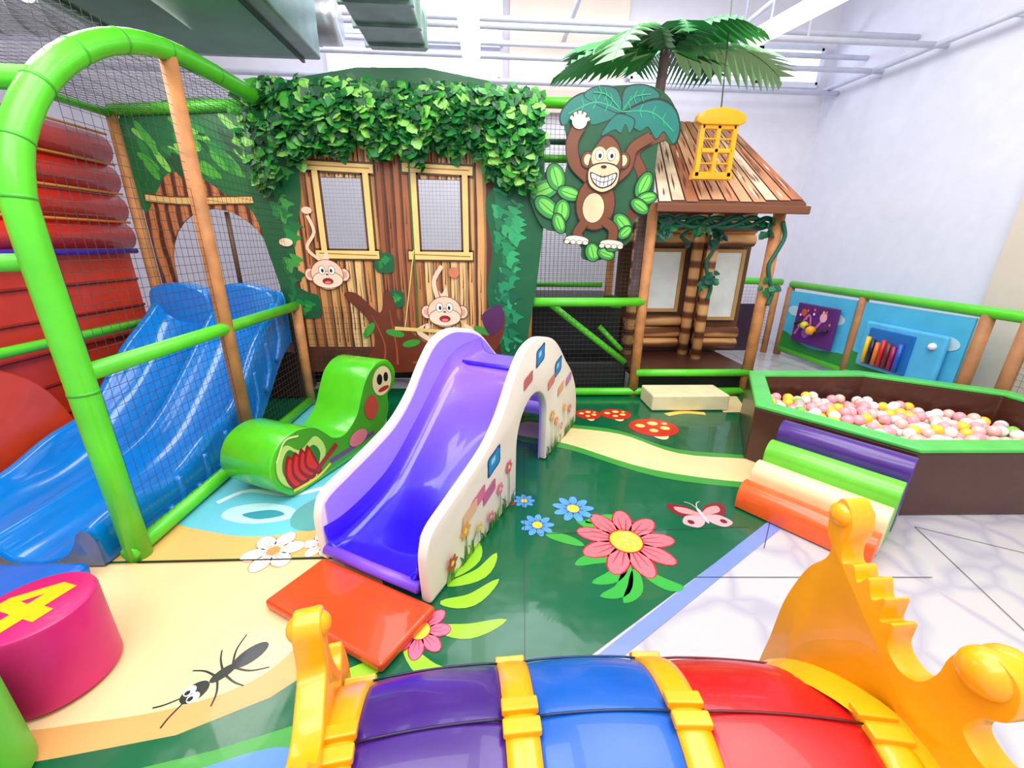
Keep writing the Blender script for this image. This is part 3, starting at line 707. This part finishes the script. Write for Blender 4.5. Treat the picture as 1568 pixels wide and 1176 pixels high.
A=Art("board_art",((fz-.07,0,0),(0,-1,0),(0,0,1),(-1,0,0)),g,base=.002)
A.stroke([(-5.6,.4),(-5.4,.7),(-5.3,.5),(-5.1,.75)],.03,(220,120,180)); A.ell(-5.4,.45,.07,.07,(150,90,190)); A.ell(-5.15,.7,.06,.06,(240,180,200)); A.ell(-5.5,.72,.05,.05,(210,90,60))
for k in range(14): A.ell(-5.0-random.random()*.6,.34+random.random()*.45,.018,.018,random.choice([(250,210,120),(230,120,60),(240,240,240)]))
A.done()
tube("bead_track",smoothpath([(fz-.09,5.6,.55),(fz-.14,5.4,.6),(fz-.14,5.2,.5),(fz-.09,5.02,.55)],5),.02,mat((30,24,30)),g,8)
sphere("bead",(fz-.15,5.22,.52),.06,YEL,g); sphere("bead_2",(fz-.15,5.35,.57),.05,mat((220,210,60)),g)
g=grp("activity_board")
box("board",fz-.08,fz-.025,3.62,4.52,.26,.78,mat((86,188,236),.4),g,.03)
box("inner",fz-.10,fz-.07,3.9,4.42,.3,.72,mat((30,110,190),.4),g,.01)
for i,c in enumerate([(245,200,40),(30,30,60),(230,120,40),(200,40,50),(110,50,40),(160,30,90),(40,90,190)]):
    rail("tube_%d"%i,(fz-.12,4.38-i*.065,.32),(fz-.12,4.38-i*.065,.62-.02*(i%3)),g,.024,mat(c,.3))
sphere("knob",(fz-.09,3.72,.66),.035,WHITE,g)

# ------------------------------------------------------------------ ball pit
g=grp("ball_pit")
outer=[(2.49,2.0),(1.95,2.73),(2.42,3.58),(3.50,3.58),(4.3,3.0),(4.3,1.97)]
c0=Vector((3.15,2.75))
def inset(P,d):
    out=[];N=len(P)
    for i in range(N):
        a,b,c=Vector(P[i-1]),Vector(P[i]),Vector(P[(i+1)%N])
        e1=(b-a).normalized(); e2=(c-b).normalized(); n1=Vector((e1.y,-e1.x)); n2=Vector((e2.y,-e2.x))
        if n1.dot(c0-b)<0: n1=-n1
        if n2.dot(c0-b)<0: n2=-n2
        bis=(n1+n2).normalized(); out.append(tuple(b+bis*d/max(.3,bis.dot(n1))))
    return out
def ring(name,o,i,z0,z1,m,bev):
    N=len(o); V=[(x,y,z0) for x,y in o]+[(x,y,z0) for x,y in i]+[(x,y,z1) for x,y in o]+[(x,y,z1) for x,y in i]; F=[]
    for k in range(N):
        l=(k+1)%N; F+=[(k,l,l+2*N,k+2*N),(k+N,k+3*N,l+3*N,l+N),(k+2*N,l+2*N,l+3*N,k+3*N),(k,k+N,l+N,l)]
    q=obj(name,V,F,m,g); bevel(q,bev); return q
inn=inset(outer,.13)
ring("padded_wall",inset(outer,.004),inset(outer,.126),.006,.43,mat((74,34,24),.32,coat=.2,bump=.1,bscale=8),.01)
ring("green_top",outer,inn,.43,.462,mat((80,198,84),.35,coat=.2),.012)
def inside(p,P):
    s=False;N=len(P)
    for i in range(N):
        x1,y1=P[i];x2,y2=P[(i+1)%N]
        if (y1>p[1])!=(y2>p[1]) and p[0]<(x2-x1)*(p[1]-y1)/(y2-y1)+x1: s=not s
    return s
ip=inset(outer,.175)
bm=bmesh.new(); bmesh.ops.create_icosphere(bm,subdivisions=2,radius=1); tv=[v.co.copy() for v in bm.verts]; tf=[tuple(v.index for v in f.verts) for f in bm.faces]; bm.free()
V=[];F=[];M=[];bc=[mat((250,172,182),.25,coat=.2,var=.02),mat((252,244,238),.25,coat=.2,var=.02),mat((252,214,70),.25,coat=.2,var=.02),mat((252,204,196),.25,coat=.2,var=.02),mat((140,206,80),.25,coat=.2,var=.02)]
bpos=[]
for lay in range(2):
    y=2.0; row=0
    while y<3.5:
        x=1.9+(row%2)*.043
        while x<4.3:
            px,py=x+random.uniform(-.016,.016),y+random.uniform(-.016,.016)
            if inside((px,py),ip) and (lay==0 or random.random()<.55): bpos.append((px,py,.17+lay*.062+random.uniform(-.012,.02)+.05*math.exp(-((px-2.6)**2+(py-3.1)**2)/.3)))
            x+=.086
        y+=.075; row+=1
for p in bpos:
    k=len(V); mi=random.choices(range(5),weights=[32,28,15,24,4])[0]
    for v in tv: V.append((p[0]+v.x*.044,p[1]+v.y*.044,p[2]+v.z*.044))
    for f in tf: F.append(tuple(a+k for a in f)); M.append(mi)
obj("pit_balls",V,F,None,g,True,mats=bc,midx=M)
obj("pit_base",[(x,y,.12) for x,y in ip],[tuple(range(len(ip)))],mat((60,34,26)),g)

# foam roller steps
g=grp("foam_roller_steps")
a=Vector((2.04,2.49,0)); b=Vector((2.44,1.955,0)); d=(b-a).normalized(); nn=Vector((-d.y,d.x,0)) 
if nn.x>0: nn=-nn
for i,(c,h) in enumerate([((74,36,132),.46),((110,206,56),.36),((238,220,168),.26),((248,96,32),.17)]):
    m=mat(c,.28,coat=.3); r=.082; cen=nn*(.10+i*.152)-d*(.004*i); L=(b-a).length
    prof=[(-r,.008),(r,.008),(r,h-r)]+[(r*math.cos(math.pi*k/18),h-r+r*math.sin(math.pi*k/18)) for k in range(1,18)]+[(-r,h-r)]
    prism("roller_%d"%i,prof,(a+cen,nn,(0,0,1),d),0,L,m,g,.006)

# ------------------------------------------------------------------ toddler slide
g=grp("toddler_slide")
so=Vector((-.28,1.43,0)); sd=Vector((.463,.886,0)).normalized(); sn=Vector((-sd.y,sd.x,0))
pr=[(0,.008),(-.01,.2),(0,.30),(.05,.38),(.2,.43),(.4,.49),(.58,.56),(.74,.68),(.88,.84),(1.02,.96),(1.2,1.0),(1.38,.975),(1.54,.93),(1.68,.85),(1.86,.70),(2.02,.58),(2.18,.40),(2.25,.22),(2.27,.008)]
top=[(p.x,p.y) for p in smoothpath([(a,b,0) for a,b in pr],5)]
door=[(1.47,.008)]+[(1.20+.27*math.cos(math.pi*k/16),.36+.27*math.sin(math.pi*k/16)) for k in range(17)]+[(.93,.008)]
cw=mat((246,236,224),.45,var=.02); lav_glow=mat((166,136,246),.35,coat=.3,var=.03,emit=.12)  # lavender tint and faint emission paint in the violet light inside the slide
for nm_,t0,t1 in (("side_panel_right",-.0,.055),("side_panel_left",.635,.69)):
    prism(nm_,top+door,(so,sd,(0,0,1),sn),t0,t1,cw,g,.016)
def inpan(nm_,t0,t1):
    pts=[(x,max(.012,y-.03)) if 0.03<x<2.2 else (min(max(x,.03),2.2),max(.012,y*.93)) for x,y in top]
    prism(nm_,pts+door,(so,sd,(0,0,1),sn),t0,t1,lav_glow,g)
inpan("glow_liner_right",.052,.062); inpan("glow_liner_left",.628,.638)  # thin added liners; violet reflected light is put into their colour
cp=smoothpath([(.0,.10,0),(.12,.09,0),(.3,.12,0),(.5,.19,0),(.75,.37,0),(1.0,.58,0),(1.15,.69,0),(1.28,.735,0),(1.45,.745,0),(1.62,.745,0)],5)
cross=[(.062,.12),(.075,.05),(.10,.015),(.14,0),(.345,-.0),(.55,0),(.59,.015),(.615,.05),(.628,.12)]
V=[];F=[]
for p in cp:
    for (w,h) in cross: V.append(so+sd*p.x+sn*w+Vector((0,0,p.y+h)))
P_=len(cross)
for j in range(len(cp)-1):
    for k in range(P_-1): a_=j*P_+k; F.append((a_,a_+P_,a_+P_+1,a_+1))
V2=[v-Vector((0,0,.03)) for v in V]; nV=len(V); F2=[tuple(i+nV for i in f[::-1]) for f in F]
F3=[(k,k+1,k+1+nV,k+nV) for k in range(P_-1)]+[((len(cp)-1)*P_+k+1,(len(cp)-1)*P_+k,(len(cp)-1)*P_+k+nV,(len(cp)-1)*P_+k+1+nV) for k in range(P_-1)]
obj("chute",V+V2,F+F2+F3,mat_grad((34,0,236),(140,100,252),.12,.72,rough=.18,coat=.5,emit=.16),g,True)  # violet glow painted by gradient and emission; the chute is no lamp
tube("front_lip",[so+sn*.06+Vector((0,0,.085)),so+sn*.345+Vector((0,0,.08)),so+sn*.63+Vector((0,0,.085))],.028,mat((130,80,240),.3),g)
tube("deck_bar",[so+sd*1.29+sn*.06+Vector((0,0,.75)),so+sd*1.29+sn*.34+Vector((0,0,.75)),so+sd*1.29+sn*.63+Vector((0,0,.75))],.016,mat((70,30,220),.3),g)
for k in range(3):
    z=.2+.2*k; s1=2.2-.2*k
    prism("step_%d"%k,[(s1-.25,z),(s1,z),(s1,z-.05),(s1-.25,z-.05)],(so,sd,(0,0,1),sn),.06,.63,lav_glow,g,.01)
A=Art("side_art",(so,sd,(0,0,1),-sn),g,base=.0015,step=.0003)
def tile(x,z,w,h,c,sl=.25):
    A.blob([(x-w,z-h-sl*w),(x,z-h*1.05),(x+w,z-h+sl*w),(x+w*1.05,z+sl*w),(x+w,z+h+sl*w),(x,z+h*1.05),(x-w,z+h-sl*w),(x-w*1.05,z-sl*w)],c,3)
for (x,z) in [(.62,.43),(1.28,.875),(1.66,.70)]: tile(x,z,.07,.055,(20,60,140)); tile(x,z,.057,.044,(40,140,210)); tile(x-.01,z+.01,.022,.016,(150,220,245))
for (x,z,c) in [(1.08,.76,(200,104,110)),(1.52,.62,(220,130,120)),(.44,.30,(220,110,150)),(.56,.27,(200,100,150)),(1.95,.52,(200,130,190)),(.35,.27,(240,190,150)),(1.75,.5,(236,180,140))]: tile(x,z,.065,.034,c)
for k in range(80):
    x=random.choice((random.uniform(.10,.9),random.uniform(1.5,2.2))); h=random.uniform(.04,.13)
    A.stroke([(x,.012),(x+random.uniform(-.02,.02),h*.6),(x+random.uniform(-.04,.04),h)],[.022,.003],random.choice([(60,140,50),(110,180,60),(40,110,50)]),3,keep=True)
A.up()
for (x,z,c,R) in [(.30,.20,(240,170,90),.05),(.80,.30,(220,90,130),.045),(.68,.22,(236,120,160),.04),(1.56,.34,(236,190,80),.05),(1.66,.26,(240,150,110),.04),(1.86,.30,(240,200,90),.04),(2.0,.24,(225,120,150),.045),(.16,.12,(190,50,50),.045),(.55,.12,(230,100,140),.035),(.42,.14,(244,200,90),.03),(1.76,.18,(230,120,150),.035)]:
    A.stroke([(x,.02),(x+.01,z*.5),(x,z)],.008,(70,140,60)); A.flower(x,z,R,6,c,(250,230,120),rc=.3)
A.done()
g=grp("orange_landing_mat")
mc=[(-1.01,1.44),(-.42,1.12),(-.25,1.385),(-.85,1.70)]
prism("pad",mc,((0,0,0),(1,0,0),(0,1,0),(0,0,1)),.009,.055,mat((222,70,16),.25,coat=.4),g,.015)

# ------------------------------------------------------------------ green rocker
g=grp("caterpillar_rocker")
ro=Vector((-1.30,2.19,0)); ru=Vector((.38,.925,0)).normalized(); rw=Vector((-ru.y,ru.x,0))
rp_=[(.18,.012),(.04,.08),(-.03,.23),(.03,.38),(.17,.44),(.31,.41),(.40,.33),(.48,.25),(.60,.23),(.74,.32),(.82,.46),(.90,.59),(1.02,.66),(1.16,.65),(1.25,.54),(1.22,.42),(1.13,.36),(1.12,.22),(1.0,.08),(.7,.012)]
rpp=[(p.x,max(.012,p.y)) for p in smoothpath([(a,b,0) for a,b in rp_],6,True)]
prism("foam_body",rpp,(ro,ru,(0,0,1),rw),0,.42,mat((76,194,30),.25,coat=.4),g,.012)
A=Art("side_art",(ro,ru,(0,0,1),-rw),g,base=.002,step=.0003)
A.blob([(.6+(x-.6)*.95,.3+(max(.03,y)-.3)*.93) for x,y in rp_],(74,160,42))
A.blob([(.03,.16),(.02,.3),(.1,.38),(.2,.30),(.33,.34),(.40,.2),(.3,.06),(.15,.05)],(190,226,120))
A.blob([(.06,.18),(.06,.28),(.12,.34),(.2,.26),(.3,.29),(.35,.2),(.28,.09),(.15,.08)],(44,130,44))
for k in range(4):
    A.blob([(.12+k*.055,.05+k*.01),(.06+k*.05,.18),(.10+k*.05,.31),(.16+k*.045,.22),(.19+k*.05,.08)],(150,20,30)); A.blob([(.125+k*.055,.08+k*.01),(.08+k*.05,.18),(.11+k*.05,.28),(.15+k*.045,.2),(.17+k*.05,.1)],(228,44,40))
A.stroke([(.1,.06),(.3,.05),(.45,.1)],.02,(250,220,60)); A.stroke([(.02,.3),(.1,.41),(.2,.40)],.012,(240,240,180)); A.stroke([(.3,.1),(.42,.16),(.5,.2)],.04,(170,30,40)); A.stroke([(.42,.1),(.62,.1),(.9,.12)],.03,(120,60,150))
A.ell(1.06,.5,.12,.12,(240,220,170)); A.ell(1.03,.52,.035,.045,BLACK); A.ell(1.11,.52,.03,.04,BLACK); A.ell(1.07,.43,.07,.02,(180,40,40))
A.ell(.9,.33,.08,.1,(190,70,60)); A.ell(.72,.15,.1,.06,(230,120,140))
A.done()

# ------------------------------------------------------------------ number stools
def stool(x,y,c,rot,num,H=.345,r=.165):
    g=grp("number_stool"); V=[]; prof=[(0,.01),(r-.012,.01),(r,.02),(r,H-.018),(r-.004,H-.006),(r-.014,H),(0,H)]; F=[]; n=56
    for k in range(n):
        a=2*math.pi*k/n
        for (q,z) in prof: V.append((x+q*math.cos(a),y+q*math.sin(a),z))
    P=len(prof)
    for k in range(n):
        for j in range(P-1): a=k*P+j;b=((k+1)%n)*P+j; F.append((a,b,b+1,a+1))
    o=obj("foam_cylinder",V,F,mat(c,.4,coat=.1),g,True); e=o.modifiers.new("es",'EDGE_SPLIT'); e.split_angle=math.radians(35)
    A=Art("number",((x,y,H),(math.cos(rot),math.sin(rot),0),(-math.sin(rot),math.cos(rot),0),(0,0,1)),g,base=.002,sx=.92,sy=.92)
    if num==4:
        A.poly([(-.02,-.11),(.05,-.11),(.05,-.05),(.10,-.05),(.10,.01),(.05,.01),(.05,.11),(-.02,.11),(-.12,.0),(-.12,-.05),(-.02,-.05)],(250,190,20)); A.poly([(-.02,.0),(-.02,.05),(-.06,.0)],c)
    else:
        A.stroke([(-.06,.08),(.03,.09),(.05,.03),(-.01,.0),(.06,-.04),(.03,-.1),(-.07,-.08)],.045,(250,200,20))
    A.done()
stool(-1.60,1.165,(206,26,108),-.3,4)
stool(-1.56,.80,(78,190,46),.3,3,.34,.165)

# ------------------------------------------------------------------ crawl tunnel
g=grp("caterpillar_crawl_tunnel")
Rc=3.5; CX,CY=.235,-2.945; R0=.305; zc=.285
def tp(ang,phi,R):
    rad=Rc+R*math.sin(phi); z=max(.01,zc+R*math.cos(phi))
    return Vector((CX+rad*math.sin(ang),CY+rad*math.cos(ang),z))
def seg(name,a0,a1,m,R=R0,t=.02,bul=.014,n=14):
    V=[];F=[];N=64
    for i in range(n+1):
        s=i/n; rr=R+bul*math.sin(math.pi*s)**.5
        for k in range(N):
            ph=-2.45+4.9*k/(N-1); V.append(tp(a0+(a1-a0)*s,ph,rr))
    n1=len(V)
    for i in range(n+1):
        for k in range(N): ph=-2.45+4.9*k/(N-1); V.append(tp(a0+(a1-a0)*i/n,ph,R-t))
    for i in range(n):
        for k in range(N-1):
            a=i*N+k; F.append((a,a+1,a+1+N,a+N)); F.append((a+n1,a+N+n1,a+1+N+n1,a+1+n1))
    for k in range(N-1):
        F.append((k,k+n1,k+1+n1,k+1)); a=n*N+k; F.append((a,a+1,a+1+n1,a+n1))
    for i in range(n):
        F.append((i*N,(i+1)*N,(i+1)*N+n1,i*N+n1)); a=i*N+N-1; F.append((a,a+n1,a+N+n1,a+N))
    return obj(name,V,F,m,g,True)
pc=[(62,22,120),(0,86,182),(190,8,16)]
rings=[-.156,-.050,.052,.165]
for i in range(3):
    seg("shell_%d"%i,rings[i]+.007,rings[i+1]-.007,mat(pc[i],.33,coat=.25,bump=.12,bscale=4))
    for ph in (.12,-.75,.95): tube("seam_%d"%i,[tp(rings[i]+.009+(rings[i+1]-rings[i]-.018)*k/8,ph,R0+.011+.005*math.sin(math.pi*k/8)**.5) for k in range(9)],.003,mat(tuple(int(c*.5) for c in pc[i]),.4),g,6)
for i,a in enumerate(rings):
    seg("connector_ring_%d"%i,a-.0100,a+.0100,YEL,R0+.012,.03,.004,4)
    for ph in (.045,.185,1.05):
        p=tp(a,ph,R0+.022); u=(tp(a+.01,ph,R0)-tp(a-.01,ph,R0)).normalized(); w=(tp(a,ph+.01,R0)-tp(a,ph-.01,R0)).normalized(); nn_=u.cross(w)
        prism("clip",[(-.040,-.016),(.040,-.016),(.040,.016),(-.040,.016)],(p,u,w,nn_),-.012,.006,YEL,g,.004)
def plate(name,ox,oy,ang,pts,zo=0):
    o=Vector((ox,oy,0)); u=Vector((math.sin(ang),math.cos(ang),0)); n=Vector((math.cos(ang),-math.sin(ang),0))
    pp=[(p.x,max(.01,p.y)) for p in smoothpath([(a,b+(zo if b>.05 else 0),0) for a,b in pts],6)]
    inner=[(.26*math.sin(t),zc+.26*math.cos(t)) for t in [-2.45+4.9*k/30 for k in range(31)]]
    inner[0]=(-.17,.01) ; inner[-1]=(.17,.01)
    prism(name,pp+inner,(o,u,(0,0,1),n),-.03,.03,YEL,g,.016)
    return o,u,n
ptsR=[(.24,.004),(.36,.0),(.36,.2),(.345,.36),(.335,.50),(.315,.60),(.29,.68),(.255,.74),(.25,.78),(.27,.81),(.28,.86),(.262,.915),(.235,.905),(.215,.86),(.222,.80),(.21,.765),(.185,.78),(.165,.75),(.145,.78),(.125,.74),(.10,.765),(.095,.71),(.07,.725),(.065,.67),(.03,.645),(-.005,.66),(-.025,.71),(-.03,.76),(-.05,.81),(-.09,.825),(-.125,.80),(-.13,.74),(-.10,.70),(-.09,.65),(-.13,.625),(-.17,.64),(-.20,.60),(-.24,.60),(-.26,.53),(-.32,.46),(-.34,.36),(-.36,.2),(-.36,.0),(-.24,.004)]
o_,u_,n_=plate("end_plate_right",.90,.56,-.04,ptsR,.055)
for (a,b,r) in [(.252,.93,.032),(-.078,.838,.044)]:
    for s in (-1,1):
        p=o_+u_*a+Vector((0,0,b))+n_*(.018*s); sphere("knob",p,r,YEL,g)
tube("collar",[Vector((.80,.52,zc)),Vector((.875,.55,zc))],.32,YEL,g,44,cap=False)
ptsL=[(.24,.004),(.36,.0),(.36,.2),(.35,.38),(.33,.46),(.30,.52),(.27,.50),(.235,.50),(.20,.56),(.17,.64),(.165,.70),(.185,.74),(.175,.78),(.145,.79),(.115,.765),(.11,.71),(.10,.67),(.05,.65),(.0,.635),(-.06,.65),(-.10,.72),(-.14,.73),(-.16,.66),(-.18,.60),(-.25,.52),(-.33,.42),(-.36,.2),(-.36,.0),(-.24,.004)]
oL,uL,nL=plate("end_plate_left",-.365,.55,-.26,ptsL)
for s in (-1,1): sphere("knob",oL+uL*.147+Vector((0,0,.755))+nL*(.016*s),.03,YEL,g)

# ------------------------------------------------------------------ lights, world, camera
def area(name,loc,rot,sx,sy,e,c=(1,1,1)):
    l=bpy.data.lights.new(name,'AREA'); l.shape='RECTANGLE'; l.size=sx; l.size_y=sy; l.energy=e; l.color=c
    o=bpy.data.objects.new(name,l); o.location=loc; o.rotation_euler=rot; COL.objects.link(o)
area("left_fill_light",(-1.0,1.2,5.0),(0,0,0),2.5,2.5,120,(1,.98,.96))
area("left_fill_light",(1.8,2.0,5.0),(0,0,0),2.5,3.5,155,(1,.99,.98))
area("left_fill_light",(0,5.4,4.9),(0,0,0),6,1.2,125,(.90,.94,1))
area("left_fill_light",(0,-1.0,4.6),(math.radians(50),0,0),6,1.5,155,(1,.99,.98))
area("left_fill_light",(-2.35,2.9,2.9),(0,math.radians(-25),0),.8,1.6,36,(1,.97,.93))  # added fill to brighten the red climber, not a real lamp
w=bpy.data.worlds.new("world"); scene.world=w; w.use_nodes=True
bg=w.node_tree.nodes["Background"]; bg.inputs[0].default_value=(.88,.93,1,1); bg.inputs[1].default_value=.95
cam=bpy.data.cameras.new("camera"); cam.sensor_width=36; cam.lens=636/1600*36; cam.clip_start=.02
co=bpy.data.objects.new("camera",cam); COL.objects.link(co)
th=math.radians(18.8); yaw=math.radians(2.9); r=math.radians(.8)
fw=Vector((math.sin(yaw)*math.cos(th),math.cos(yaw)*math.cos(th),-math.sin(th)))
Ra=Vector((math.cos(yaw),-math.sin(yaw),0)); Ua=Ra.cross(fw)
Rr=Ra*math.cos(r)+Ua*math.sin(r); Uu=Ua*math.cos(r)-Ra*math.sin(r)
mt=Matrix((Rr,Uu,-fw)).transposed().to_4x4(); mt.translation=Vector((0,0,1.55)); co.matrix_world=mt
scene.camera=co
